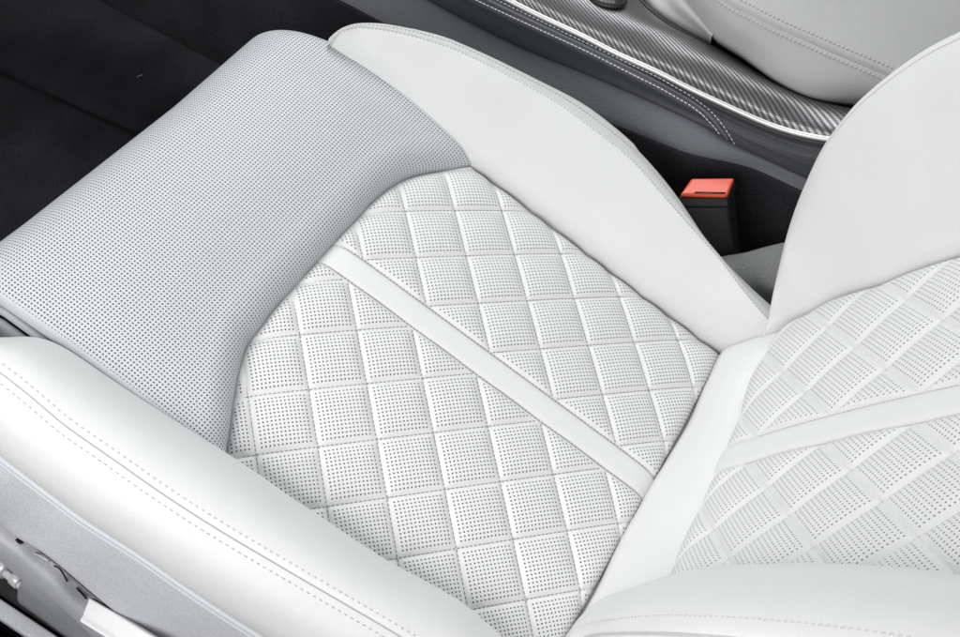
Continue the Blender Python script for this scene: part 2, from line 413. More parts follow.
# ---- perforated thigh support
XN, XFAR = -.283, .180
def xe_near(v): return np.interp(v, [-.36, -.30, -.25, -.1], [-.273, -.283, -.283, -.280])
s = np.linspace(0, 1, 420)
x_ = XN + (XFAR - XN) * s
vsn = v_seam(x_)
corner = lambda x: .15 * (1 - np.sqrt(np.clip(1 - (np.clip((x - (XFAR - .055)) / .055, 0, 1)) ** 2.4, 0, 1))) + .02 * (1 - np.sqrt(np.clip(1 - (np.clip(((XN + .02) - x) / .02, 0, 1)) ** 2.2, 0, 1)))
VFRONT = np.interp(x_, [-.29, -.2, 0, .17], [-.408, -.400, -.388, -.386]) + corner(x_)
TOP = .020; RW = .036
prof = []
for t in np.linspace(0, 1, 26):                               # seam side roll
    a = t * math.pi / 2; prof.append((vsn + .0015 - RW * (1 - math.cos(a)) , np.full_like(x_, -.016 + (TOP + .016) * math.sin(a) ** .8)))
v1 = vsn + .0015 - RW; RF = .062
v2 = np.minimum(VFRONT + RF, v1 - .004)
for t in np.linspace(0, 1, 90)[1:]:
    prof.append((v1 + (v2 - v1) * t, TOP + .006 * np.sin(math.pi * t) * np.clip((v1 - v2) / .1, 0, 1)))
for t in np.linspace(0, 1, 50)[1:]:
    a = t * math.pi / 2; prof.append((v2 - (v2 - VFRONT) * math.sin(a), np.full_like(x_, TOP - .075 * (1 - math.cos(a)))))
for t in np.linspace(0, 1, 20)[1:]:
    prof.append((VFRONT + .02 * t, np.full_like(x_, TOP - .075 - .08 * t)))
V = np.stack([q[0] for q in prof]); Nh = np.stack([q[1] for q in prof])
dxe = np.minimum(.1665 - x_, x_ - XN)[None]                    # edge roll at both flanks
cap = np.interp(V, [-.34, -.30, -.2, -.15, -.125, -.108], [.018, .0155, .0125, .0085, .005, -.002])
bl = np.clip((x_[None] - .085) / .075, 0, 1); bl = bl * bl * (3 - 2 * bl)
dtop = (TOP + .003 - cap) * bl                                # the top sinks towards the bolster seam
Nh = np.where(Nh > -.014, -.014 + (Nh + .014) * np.clip((TOP + .017 - dtop) / (TOP + .017), .05, 1), Nh)
Nh = Nh - .008 * np.exp(-np.maximum(x_[None] - XN, 0) / .003) - .003 * np.exp(-np.maximum(x_[None] - XN, 0) / .02) - .02 * np.clip((x_[None] - .168) / .012, 0, 1)
G = x_[None, :, None] * X_ + V[..., None] * B_ + Nh[..., None] * N_
arc = np.concatenate([np.zeros((1, len(x_))), np.cumsum(np.linalg.norm(np.diff(G, axis=0), axis=2), 0)])
vv = vsn[None] - .02 + .035 - arc                              # unrolled length so the holes keep their pitch
vv = V[40][None] + (arc[40][None] - arc)
uu = np.broadcast_to(x_[None], vv.shape)
PT = .0049
uvt = np.stack([(uu / DD + vv / LL) * .0553 / PT, (vv / LL - uu / DD) * .0553 / PT], -1) + 300
att = np.ones_like(vv); att[(dxe < .006).repeat(len(vv), 0)] = 0
TH = MB().grid(G, uvt, att).build('thigh_support', M['thigh'], CS)
# smooth roll sewn along its near edge and the base it slides on
vl = np.linspace(-.385, -.07, 120)
nedge = np.interp(vl, [-.385, -.365, -.335, -.2, -.1, -.07], [-.03, -.010, .003, .006, .004, .0])
E1 = np.stack([np.full_like(vl, XN - .001), vl, nedge], 1)
def S3(Q): return Q[:, :1] * X_ + Q[:, 1:2] * B_ + Q[:, 2:] * N_
MB().tube(S3(E1), .0042, 14).build('edge_roll', M['side'], TH)
E = lambda dx, dn: S3(E1 + A([dx, 0, dn]))
rows = [E(-.003, -.025), E(-.0028, -.0100), E(-.0052, -.0086), E(-.0085, -.0105), E(-.010, -.018), E(-.0095, -.034), E(-.004, -.09)]
MB().grid(linear([E(.003, -.001), E(.002, -.03)])).build('gap_shade_sheet', M['black'], TH)  # black sheet added behind the gap, standing in for its deep shade
MB().grid(loft(rows, 6)).build('thigh_support_base', M['side'], CS, flip=True)

# ---- far cushion bolster (towards the console)
vst = np.concatenate([np.linspace(-.306, -.24, 90), np.linspace(-.238, .30, 200)])
seamF = [onN(x, y, n) for x, y, n in [(318,36,.012),(327,43,.013),(375,79,.010),(425,117,.006),(475,157,.0),(547,210,-.001),(640,283.5,-.001),(683,315,-.001),(725,347,-.002),(752,362,-.003),(800,392,-.003)]]
silF = [onN(x, y, n) for x, y, n in [(324,46,.012),(327,41,.022),(333,35,.03),(340.6,29.8,.036),(354,25.5,.044),(376,25,.05),(408,30,.054),(441,38,.056),(468,48.8,.057),(500.5,63.7,.058),(530,78.6,.058),(560,93.5,.058),(581,104,.058),(601.7,119.6,.058),(633,145.5,.057),(651.7,165.4,.056),(678.8,198.8,.055),(706.7,241.7,.053),(720,256.7,.052),(745,283,.05),(772.5,308,.047),(800,332,.045)]]
stF = [onN(x, y, n) for x, y, n in [(326,47,.012),(330,43,.022),(336,36.5,.03),(343,31.6,.037),(357,27.6,.045),(376,28.5,.051),(408,34.5,.056),(446,45.5,.059),(468,54,.060),(500.5,70,.061),(527.6,84,.061),(564,104.6,.061),(587,122.7,.061),(610,139.4,.061),(628.8,153,.061),(643.3,169.6,.060),(660,189.4,.059),(697.7,232.9,.057),(717.8,254.2,.056),(749,296.7,.053),(771,321.7,.05),(800,352,.047)]]
a0 = by_v(seamF, vst, 4); w_r = np.clip((vst + .2) / .06, 0, 1)[:, None]
s0 = lerp(by_v(silF, vst, 4), by_v(silF, vst, 90), w_r); t0 = lerp(by_v(stF, vst, 4), by_v(stF, vst, 90), w_r)
hid = a0 - N_ * .03 + X_ * .0005; a0 = a0 + N_ * .0015
front_fade = np.clip((vst + .306) / .05, 0, 1)[:, None]
g1 = lerp(a0, t0, .10) + N_ * .0065 * front_fade; g2 = lerp(a0, t0, .3) + N_ * .010 * front_fade; g3 = lerp(a0, t0, .65) + N_ * .0075 * front_fade
t_in = lerp(t0, g3, .05); t_out = lerp(t0, s0, .32)
w1 = s0 + X_ * .008 - N_ * .010; w2 = s0 + X_ * .010 - N_ * .05; w3 = s0 + X_ * .004 - N_ * .14
FB = MB().grid(loft([hid, a0, g1, g2, g3, t_in, t0 - N_ * .0012], 7)).build('cushion_bolster', M['leather'], CS)
kink = np.clip((vst - .022) / .012, 0, 1)[:, None]; kink = kink * kink * (3 - 2 * kink)
s1 = s0 + (X_ * .0016 + N_ * .001) * (1 - kink)               # the outer piece ends in a small step
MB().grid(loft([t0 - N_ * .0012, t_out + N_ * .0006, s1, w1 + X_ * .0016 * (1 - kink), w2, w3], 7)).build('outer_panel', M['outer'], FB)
lin = lerp(t_in, g3, .02)
b_ = MB(); b_.stitches(lin[6:] + N_ * .0001, .0043, .0031, .0005); b_.stitches(lerp(t0, s1, .55)[6:] + N_ * .0012, .0043, .0028, .0004)
b_.build('stitching', M['thread'], FB)

# ---- near cushion bolster (towards the door)
vsn2 = np.linspace(-.375, .36, 260)
silN = [onN(x, y, .03) for x, y in [(-70,372),(-40,349),(-18,340),(0,337.5),(17,336.3),(33,337.5),(50,344),(70,355.5),(100,376),(144,405),(188,433),(225,457),(254,476),(287,499.5),(323,523),(360,548),(385,564),(464,608.5),(497,637),(560,688),(640,745),(720,800)]]
weltN = [onN(x, y, .06) for x, y in [(-75,322),(-40,345),(0,372),(33,398),(63.5,424),(110,456.5),(160.5,492),(214,526.5),(267.6,558.5),(320,589),(387,628),(470,678),(560,735),(640,790)]]
pipeN = [onN(x, y, -.05) for x, y in [(-75,396),(-40,423),(0,453),(43,485.6),(86.4,518),(140,552),(186,584),(232,614.6),(268,637),(350,688),(450,750),(560,815)]]
S = by_v(silN, vsn2, 12); W = by_v(weltN, vsn2, 20); P = by_v(pipeN, vsn2, 20)
i1 = S + X_ * .010 - N_ * .018; i2 = S + X_ * .016 - N_ * .06
mid1 = lerp(S, W, .3) + N_ * .0075; mid2 = lerp(S, W, .68) + N_ * .0075
wi = lerp(W, mid2, .10) + N_ * .0006; wo_dir = lerp(W, P, .5) - X_ * .014 + N_ * .004
wo = lerp(W, wo_dir, .07)
NBo = MB().grid(loft([i2, i1, S, mid1, mid2, wi, W - N_ * .0016], 7)).build('cushion_bolster', M['leather'], CS, flip=True)
out1 = lerp(W, P, .25) - X_ * .013 + N_ * .006; out2 = lerp(W, P, .5) - X_ * .017 + N_ * .003; out3 = lerp(W, P, .8) - X_ * .011
pin = P + X_ * .006 - N_ * .006
NBp = MB().grid(loft([W - N_ * .0016, wo, out1, out2, out3, P, pin], 7)).build('outer_panel', M['leather'], NBo, flip=True)
MB().tube(W - N_ * .0012, .0006, 6).build('seam_line', M['seam'], NBo)
weltpx = cr([(-75,322),(-40,345),(0,372),(33,398),(63.5,424),(110,456.5),(160.5,492),(214,526.5),(267.6,558.5),(320,589),(387,628),(470,678)], 400)
st1 = drape_px(weltpx + A([4.5, -6.5]), NBo, .0001); st2 = drape_px(weltpx + A([-5, 7.5]), NBp, .0004)
b_ = MB(); b_.stitches(st1, .0058, .0028, .00055); b_.stitches(st2, .0058, .0031, .0005)
b_.build('stitching', M['thread_pale'], NBo)
G1 = loft([i2, i1, S, mid1, mid2, wi, W - N_ * .0016], 7); G2 = loft([W - N_ * .0016, wo, out1, out2, out3, P, pin], 7)
for e_, d_o in ((0, -B_), (-1, B_)):
    end_cap(np.vstack([G1[:, e_], G2[1:, e_]]), d_o, .03, 'bolster_end', M['leather'], NBo)
b_ = MB(); b_.tube(P - X_ * .003, .0030, 12); b_.tube(P - N_ * .0085 - X_ * .0045, .0024, 12)
b_.build('piping', M['side'], NBo)

# ---- rear roll of the backrest and its quilted panel
ub = np.arange(-.115, .66, .00125); xb = np.arange(-.27, .225, .00125)
gxb, gub = np.meshgrid(xb, ub); farb = gxb > 0
mb = np.where(farb, (gxb - W2 / 2) / (D2 / 2), (gxb + W2 / 2) / (D2 / 2)); nb = (gub - np.where(farb, 0, UBN)) / (L2 / 2)
pb, qb = (mb + nb) / 2, (nb - mb) / 2
ds = np.abs(gxb) - W2 / 2
edge_px = [(800,300),(788,314),(780,321),(768,337),(757,356),(743,383),(737,406),(724,440),(702,490),(684,527),(664,572),(648,610),(632,650)]
EB = A([[(q - B0) @ XB_, (q - B0) @ U_] for q in (onB(x, y) for x, y in edge_px)])
EBs = smooth(cr(np.c_[EB, np.zeros(len(EB))], 160)[:, :2], 25)
o = np.argsort(EBs[:, 0]); ub_edge = np.interp(gxb, EBs[o, 0], EBs[o, 1])
seamB_px = [(764,334),(780,321),(803,310),(833,295),(880,279),(917,265),(960,250),(1010,234),(1070,216),(1140,196)]
SB = [onB(x, y) for x, y in seamB_px]; SBq = A([[(q - B0) @ XB_, (q - B0) @ U_] for q in SB])
seam_x = np.interp(gub, SBq[np.argsort(SBq[:, 1]), 1], SBq[np.argsort(SBq[:, 1]), 0])
dl = gub - ub_edge
dB = np.minimum(np.maximum(seam_x - gxb, 0), np.maximum(dl, 0) * .9)
hb = pillow(pb, qb, .0607, ds) * np.clip(dl / .03, 0, 1) * (1 - np.exp(-np.maximum(seam_x - gxb, 0) / .014)) - .008 * np.exp(-np.maximum(seam_x - gxb, 0) / .006) - .0015 * (ds < 0)
hb = hb - np.where(dl < 0.03, .9 * (np.clip(.03 - dl, 0, .2)) ** 2 * 6, 0)   # lower end turns backwards
att = ((ds > .004) & (dB > .004)).astype(float)
hb = hb - 1.5 * np.clip(gxb - seam_x, 0, .2) - .02 * (gxb > seam_x + .004)
Gb = bs(gxb, gub, hb)
keep = ub > -.2
BP = MB().grid(Gb, np.stack([pb, qb], -1) + 50, att).build('backrest_panel', M['quilt_back'], CS)
def back_line(x, u, lift=0.0): return bs(x, u, lift - .006 * np.exp(-np.maximum(np.interp(u, SBq[np.argsort(SBq[:, 1]), 1], SBq[np.argsort(SBq[:, 1]), 0]) - x, 0) / .008))
sm = MB()
for side in (1, -1):
    for k in range(-8, 18):
        for fam in (0, 1):
            t = np.linspace(-14, 14, 1700); Pp, Qq = (np.full_like(t, k), t) if fam == 0 else (t, np.full_like(t, k))
            mm, n2 = Pp - Qq, Pp + Qq
            x = side * W2 / 2 + mm * D2 / 2; u = (0 if side > 0 else UBN) + n2 * L2 / 2
            ue = np.interp(x, EBs[o, 0], EBs[o, 1]); sx = np.interp(u, SBq[np.argsort(SBq[:, 1]), 1], SBq[np.argsort(SBq[:, 1]), 0])
            ok = (u > ue + .03) & (u < .63) & (x < sx - .004) & (x > -.25) & (mm * side > .05)
            if ok.sum() > 12: sm.stitches(back_line(x[ok], u[ok], .0002), .0044, .0031, .0004, up=NB_)
    u = np.linspace(.0, .63, 700); x = np.full_like(u, side * (W2 / 2 + .0004)); sm.stitches(back_line(x, u, .0004), .0042, .0031, .0004, up=NB_)
sm.build('quilting_stitches', M['thread_light'], BP)
u = np.linspace(-.075, .655, 380); gu2, ga = np.meshgrid(u, a := np.linspace(-1, 1, 25), indexing='ij')
xx = ga * W2 / 2; dl2 = gu2 - np.interp(xx, EBs[o, 0], EBs[o, 1])
hh = -.0012 + .0042 * np.sqrt(np.maximum(1 - np.abs(ga) ** 4.5, 0)) - np.where(dl2 < .03, 5.4 * np.clip(.03 - dl2, 0, .2) ** 2, 0)
MB().grid(bs(xx, gu2, hh)).build('centre_strip', M['leather'], BP, flip=True)

# smooth roll between cushion and backrest
rear_px = [(775,250),(745,308),(725,348),(710,380),(692,420),(675,449),(656.7,478.5),(640,508),(616,552),(602.5,583),(588,609),(560,655),(530,700)]
r1 = cr([seat(.196, .246, -.03), seat(.178, .2415, -.012)] + [onN(x, y, .002) for x, y in rear_px[2:]], 140); r1 = smooth(r1, 10)
top_px = [(812,282),(786,322),(768,345),(752,372),(742,396),(734,420),(722,452),(704,495),(682,538),(664,577),(646,618),(620,670),(590,725)]
r3 = smooth(cr([bs(.196, -.07, -.03), bs(.182, -.062, -.012)] + [onB(x, y, -.001) for x, y in top_px[2:]], 140), 14)
bulge = F_ * -1
r0 = r1 - N_ * .03 - B_ * -.004
q1 = lerp(r1, r3, .12) + bulge * .007; q2 = lerp(r1, r3, .35) + bulge * .0125; q3 = lerp(r1, r3, .68) + bulge * .0095
r4 = r3 + U_ * .012 - NB_ * .004
MB().grid(loft([r0, r1, q1, q2, q3, r3, r4, r4 + U_ * .02 - NB_ * .02], 8)).build('backrest_base_roll', M['leather'], CS, flip=True)

# far backrest bolster
n2 = 150
sb = smooth(cr([onB(x, y, -.003) for x, y in [(762,348)] + seamB_px[:-2]], n2), 6)
sil_px = [(764,347),(771,332),(772.5,322),(773,308),(776,286),(780.5,267),(787,240),(795,212),(807,180),(823,147),(840,123),(857,103),(883,80),(907,62),(930,47),(960,32),(1000,14),(1050,-6)]
sb = ext(sb, [bs(.174, .40), bs(.168, .54), bs(.150, .66)])
sil_x = np.interp(np.arange(len(sil_px)), [0, 1, 3, 5, 7, 14, 17], [.168, .174, .19, .21, .236, .29, .302])
sl = smooth(cr([onX(x, y, f_) for (x, y), f_ in zip(sil_px, sil_x)], n2), 5)
plane = lambda x, u, o_: B0 + XB_ * x + U_ * u + NB_ * o_
sl = ext(sl, [plane(.300, .42, .095), plane(.272, .56, .045), plane(.225, .67, .0)])
vd = sl - CAM; vd = vd / np.linalg.norm(vd, axis=1)[:, None]
fd = np.clip(np.arange(len(sl)) / 40, 0, 1)[:, None]
og = NB_ * .75 - XB_ * .66
e1 = lerp(sb, sl, .10) + og * .004 * fd; e2 = lerp(sb, sl, .4) + og * .010 * fd; e3 = lerp(sb, sl, .75) + og * .011 * fd
e4 = lerp(sb, sl, .95) + og * .004 * fd
k1 = sl + vd * .010 - NB_ * .004; k2 = sl + vd * .016 - NB_ * .035; k3 = sl + XB_ * .01 - NB_ * .16
BB = MB().grid(loft([sb - NB_ * .02 + XB_ * .004, sb + NB_ * .0015, e1, e2, e3, e4, sl, k1, k2, k3], 7)).build('backrest_bolster', M['leather'], CS)
b_ = MB(); b_.tube(lerp(e4, sl, .25)[25:] + NB_ * .0002, .0006, 6, up=NB_); b_.build('seam_line', M['thread_light'], BB)

# near backrest bolster
silb = [(540,668),(562,640),(580,618),(600,600),(622,591),(645,584),(665,576.5),(700,568),(740,564.3),(800,563),(860,564.5),(920,569),(960,575),(1030,588)]
wel = [(538,672),(556,652),(575,639),(590,634.5),(602,633),(633,632),(685,633.5),(760,640),(830,649),(900,660),(960,671),(1030,688)]
o1 = np.interp(np.arange(len(silb)), [0, 3, 6, 13], [.0, .012, .03, .055]); o2 = np.interp(np.arange(len(wel)), [0, 4, 6, 11], [.0, .035, .06, .085])
s_ = smooth(cr([onB(x, y, f_) for (x, y), f_ in zip(silb, o1)], n2), 6); w_ = smooth(cr([onB(x, y, f_) for (x, y), f_ in zip(wel, o2)], n2), 6)
s_ = ext(s_, [bs(-.208, .44, .05), bs(-.19, .56, .035), bs(-.16, .665, .0)]); w_ = ext(w_, [bs(-.30, .50, .075), bs(-.285, .60, .05), bs(-.235, .68, .01)])
fd = np.clip(np.arange(len(s_)) / 50, 0, 1)[:, None]
h0 = s_ + XB_ * .012 - NB_ * .03; h00 = s_ + XB_ * .012 - NB_ * .07
z1 = lerp(s_, w_, .35) + NB_ * .007 * fd; z2 = lerp(s_, w_, .7) + NB_ * .007 * fd; z3 = lerp(s_, w_, .95) + NB_ * .0015 * fd
y1 = w_ - XB_ * .012 - NB_ * .006; y2 = w_ - XB_ * .03 - NB_ * .03; y3 = w_ - XB_ * .035 - NB_ * .10
BBn = MB().grid(loft([h00, h0, s_, z1, z2, z3, w_ - NB_ * .0014, lerp(w_, y1, .2) - NB_ * .0002, y1, y2, y3], 7)).build('backrest_bolster', M['leather'], CS, flip=True)
b_ = MB(); b_.stitches(lerp(s_, w_, .82)[22:] + NB_ * .0052, .0062, .0036, .0006, up=NB_); b_.tube(w_[26:] - NB_ * .0008, .0007, 6, up=NB_)
b_.build('stitching', M['thread_light'], BBn)

xg, ug = np.meshgrid(np.linspace(-.31, .31, 40), np.linspace(-.08, .68, 40))
MB().grid(B0 + xg[..., None] * XB_ + ug[..., None] * U_ + (-.135 + .25 * xg ** 2 - .2228 * ug ** 2)[..., None] * NB_).build('backrest_shell', M['trim'], CS)

# ---- side trim with the seat switches
TX = -.405
def rowX(pts, x, n=80): return smooth(cr([onX(a, b, x) for a, b in pts], n), 3)
L1p = [(-120,425),(-60,470),(-20,502),(10,533),(42,552),(75.6,578.7),(92,593),(122,617),(150,640),(210,688),(300,760),(420,850)]
topp = [(-140,355),(-85,396),(-40,430),(0,460),(43,493),(86.4,525),(140,559),(186,591),(232,621.6),(268,644),(350,697),(460,765)]
vs3 = np.linspace(-.34, .24, 160)
L1 = by_v([onX(a, b, TX) for a, b in L1p], vs3, 4)
top = by_v([onN(a, b, -.059) + X_ * .003 for a, b in topp], vs3, 6)
ST = MB().grid(loft([top + X_ * .015 + N_ * .002, top, lerp(top, L1, .25) - X_ * .004, lerp(top, L1, .7) - X_ * .003, L1, L1 + X_ * .006 - A([0, 0, .004]), L1 + X_ * .02 - A([0, 0, .004])], 6)).build('side_trim', M['trim'], CS, flip=True)
rec_u = rowX([(-60,474),(-20,504),(10,536),(42,555),(75.6,581.7),(92,596),(122,620),(150,643),(210,693)], TX + .010)
rec_l = rowX([(-60,503),(-20,527),(17,553),(32,566),(54,584),(82,611),(110,630),(140,655),(190,700)], TX + .008)
MB().grid(loft([rec_u + A([0, 0, .01]), rec_u, rec_l, rec_l - A([0, 0, .012])], 5)).build('switch_recess', M['trim_dark'], ST, flip=True)
bar_u = rowX([(-60,503),(-20,527),(17,553),(32,566),(54,584),(82,611),(110,635),(140,660),(190,705)], TX - .004)
bar_l = rowX([(-60,520),(-20,543),(0,560),(20,578),(50,597),(80.6,624),(105,648),(135,672),(180,712)], TX - .007)
MB().grid(loft([bar_u + X_ * .014, bar_u + X_ * .002, lerp(bar_u, bar_l, .15) - X_ * .002, lerp(bar_u, bar_l, .85) - X_ * .002, bar_l, bar_l + X_ * .004 - A([0, 0, .002])], 6)).build('trim_ledge', M['trim'], ST, flip=True)
lo_u = rowX([(22,580),(36,589),(50,598),(80.6,625),(105,649),(135,673),(180,713)], TX - .004)
lo_l = rowX([(32,650),(50,668),(62,685),(90,710),(115,730),(145,755),(190,790)], TX + .004)
MB().grid(loft([lo_u + X_ * .02, lo_u, lerp(lo_u, lo_l, .5) - X_ * .002, lo_l], 6)).build('lower_trim', M['trim_dark'], ST, flip=True)
# round lumbar control pressed into the recess: ring groove, pad and small mark
XR = TX + .006
b_ = MB(); b_.tube(cr([onX(a, b, XR) for a, b in [(54,565.5),(59,568),(63.5,574),(67,581),(68.5,588)]], 30), np.linspace(.0007, .0013, 30), 8, up=X_)
b_.tube(cr([onX(a, b, XR) for a, b in [(32,562.5),(36,561.2),(42,561),(46,563)]], 20), .0007, 8, up=X_)
b_.tube(cr([onX(a, b, XR + .001) for a, b in [(77,588),(83,594),(87,600)]], 12), .0012, 8, up=X_)
b_.build('control_ring', M['black'], ST)
b_ = MB(); b_.tube(cr([onX(a, b, XR) for a, b in [(35,553.5),(42,556.5),(49,561)]], 16), .0012, 8, up=X_); b_.build('control_rim', M['trim'], ST)
b_ = MB(); b_.tube(cr([onX(a, b, XR - .001) for a, b in [(48,568),(51,571)]], 8), .0016, 8, up=X_); b_.build('control_mark', M['black'], ST)
MB().box(onX(43.5, 567, XR), onX(48, 569, XR) - onX(43.5, 567, XR), X_ * -.0015, onX(44, 564.5, XR) - onX(43.5, 567, XR), .0005).build('control_pad', M['metal'], ST)
MB().box(onX(19, 540, TX + .006), (0, -.004, 0), (-.002, 0, 0), (0, 0, .004), .0008).build('screw_cap', M['black'], ST)
# silver adjuster switch sticking out of the recess
s0_, s1_, s3_ = onX(89, 597, TX - .002), onX(165, 643, TX - .002), onX(82, 615.5, TX - .018)
sw = [s0_, s1_, s3_ + (s1_ - s0_) * 1.0, s3_]
sb2 = [s3_ + (s0_ - s3_) * -.08, s3_ + (s1_ - s0_) - (s0_ - s3_) * .08, s3_ + (s1_ - s0_) - (s0_ - s3_) * .26, s3_ - (s0_ - s3_) * .26]
frustum([p - X_ * .001 for p in sb2], [p + X_ * .012 for p in sb2], 'adjuster_switch', M['switch'], ST, .0006)
frustum(sw, [p + X_ * .004 - A([0, 0, .011]) for p in sw], 'adjuster_switch', M['switch'], ST, .0015)

# seat rail seen under the trim
ZR = -.26
ra, rb = onZ(-30, 543, ZR), onZ(45, 606, ZR); rdir = rb - ra; ra = ra - rdir * .8; rb = rb + rdir * 3.0
RL = MB(); RL.tube(lerp(ra[None], rb[None], np.linspace(0, 1, 10)[:, None]), .0045, 16, up=X_)
RAIL = RL.build('seat_rail', M['metal'], CS)
for px, py, rr in ((4, 568, .0105), (17, 580, .008)):
    c = onZ(px, py, ZR); d = (rb - ra) / np.linalg.norm(rb - ra)
    MB().tube(A([c - d * .006, c - d * .005, c + d * .005, c + d * .006]), rr * A([.85, 1, 1, .85]), 20, up=X_).build('bolt', M['metal'], RAIL)
MB().box((-.441, -.20, ZR - .028), (.017, 0, 0), (0, .85, 0), (0, 0, .018), .003).build('rail_cover', M['trim'], RAIL)
MB().box((-.42, -.20, ZR - .05), (.07, 0, 0), (0, .85, 0), (0, 0, .025), .002).build('rail_base', M['black'], RAIL)
MB().box((-.40, -.18, -.345), (.04, 0, 0), (0, .05, 0), (0, 0, .05), .002).build('rail_foot', M['black'], RAIL)
MB().box((-.40, .50, -.345), (.04, 0, 0), (0, .05, 0), (0, 0, .05), .002).build('rail_foot', M['black'], RAIL)
sill = MB().box((-.80, -1.2, -.37), (.348, 0, 0), (0, 2.9, 0), (0, 0, .082), .012).build('door_sill', M['sill']); sill['kind'] = 'structure'

# grained cover where the belt buckle leaves the seat, and the dark seat frame below
cp = [[(700,262),(722,256.5),(745,252.5),(765,247),(790,241)], [(712,275),(733,271),(750,268),(768,266),(790,262)], [(732,295),(745,289),(757,287),(770,290),(790,292)], [(745,312),(757,305),(766,304),(775,306),(790,310)]]
hz = [-.055, -.055, -.066, -.095]
rows = [cr([onZ(a, b, z) for a, b in r_], 40) for r_, z in zip(cp, hz)]
MB().grid(loft([rows[0] - A([0, 0, .05]) + X_ * .01, rows[0] - A([0, 0, .004]), *rows], 8)).build('belt_cover', M['gaiter'], CS)
# black underframe of the seat: closes the gaps between cushion and floor
fr = MB()
fr.box(seat(-.36, -.33, -.20), X_ * .58, B_ * .60, N_ * .10, .01)
fr.build('seat_frame', M['black'], CS)

# ================================================================== BELT BUCKLE
BK = empty('seat_belt_buckle', (0, 0, 0), 'black seat belt buckle with a red release button, standing between seat and console', 'seat belt buckle')
ZB = .004
c4 = [onZ(691.4, 177.8, ZB), onZ(735.2, 177.4, ZB), onZ(728, 195.2, ZB), onZ(680, 194.2, ZB)]     # back left, back right, front right, front left
low = [onZ(700, 262, -.085), onZ(741, 255, -.085), onZ(738, 274, -.085), onZ(697, 280, -.085)]
cen = sum(c4) / 4; dz = A([0, 0, 1.])
def grow(q, k): c = sum(q) / 4; return [c + (p - c) * k for p in q]
body_t = [p - dz * .006 for p in grow(c4, 1.03)]
def along(t): return [lerp(a, b, t) for a, b in zip(body_t, low)]
frustum(grow(along(0), 1.0), grow(along(.10), 1.02), 'collar', M['black'], BK, .0012)
frustum(grow(along(.115), .97), low, 'housing', M['black'], BK, .003)
frustum(c4, [p - dz * .0065 for p in grow(c4, .99)], 'release_button', M['red'], BK, .003, 4)
# thin slot at the front edge of the button where the tongue goes in
sl0 = lerp(c4[3], c4[2], .28) + dz * .0003; sl1 = lerp(c4[3], c4[2], .92) + dz * .0003; bk = (c4[0] - c4[3]) * .10
MB().box(sl0 + bk * .6, (sl1 - sl0), bk * .8, dz * .0005).build('tongue_slot', M['black'], BK)

# ================================================================== CENTRE CONSOLE
CC = empty('centre_console', (0, 0, 0), 'dark centre console with carbon weave trim, bright metal edge and grey stitched armrest', 'console')
nC = 160
chrome_px = [(240,-150),(380,-72),(440,-38),(510,1),(543,17.5),(585,37),(615.6,53),(660,73),(686.7,87),(723,104),(755,118.5),(773,126),(800,134),(823,138.5),(850,141)]
CH = smooth(cr([onX(x, y, .383) for x, y in chrome_px], nC), 10)
up_px = [(240,-142),(380,-64),(440,-32),(495.4,0),(543,24),(585,44),(625,64),(660,82),(689,98),(720,114),(755,130),(790,143),(823,150),(850,153)]
dn_px = [(220,-140),(350,-70),(420,-30),(474.6,.5),(522.5,23),(585,52),(643,81),(676.7,99),(705,115),(735,131),(765,145),(795,157),(825,166),(850,171)]
bd_px = [(-60,-250),(200,-120),(340,-48),(400,-14),(460,19),(522,49),(585,74),(601.7,81),(664,108),(706,128),(730,143),(760,157.5),(805,178.5),(850,199)]
le_px = [(-60,-200),(200,-70),(340,-5),(400,26),(460,55),(564,99),(626.7,123.7),(685,146.7),(720,161),(748,170),(775,176),(808,188),(850,206)]
RU = smooth(cr([onX(x, y, .379) for x, y in up_px], nC), 8); RD = smooth(cr([onX(x, y, .370) for x, y in dn_px], nC), 8)
BD = smooth(cr([onX(x, y, .366) for x, y in bd_px], nC), 4); LE = smooth(cr([onX(x, y, .335) for x, y in le_px], nC), 8)
pxl = 480 + FPX * ((BD - CAM) @ R_) / ((BD - CAM) @ F_)
f_ = np.clip((pxl - 690) / 85, 0, 1)[:, None]; f_ = f_ * f_ * (3 - 2 * f_)
LE = lerp(LE, BD - X_ * .005 - A([0, 0, .006]), f_)           # the ledge runs out beside the buckle
CH, RU, RD, BD, LE2 = [run_on(q, .45) for q in (CH, RU, RD, BD, LE)]
pad = MB().grid(loft([CH - A([0, 0, .004]) + X_ * .003, CH - A([0, 0, .0042]) - X_ * .003, RU, lerp(RU, RD, .5) - X_ * .0022, RD, lerp(RD, BD, .35) - X_ * .0005, lerp(RD, BD, .97), BD + X_ * .004], 7)).build('knee_pad', M['dark'], CC)
MB().grid(loft([BD + X_ * .006 + A([0, 0, .002]), BD - X_ * .001, lerp(BD, LE2, .5) + A([0, 0, .002]), LE2, LE2 - X_ * .004 - A([0, 0, .006])], 7)).build('side_panel', M['dark2'], CC)
MB().grid(loft([LE2 + X_ * .01 - A([0, 0, .003]), LE2 - X_ * .0035 - A([0, 0, .005]), LE2 - X_ * .006 - A([0, 0, .03]), LE2 - X_ * .004 - A([0, 0, .22]), LE2 + X_ * .004 - A([0, 0, .235]), LE2 + X_ * .10 - A([0, 0, .24])], 5)).build('lower_side_panel', M['side_carpet'], CC)
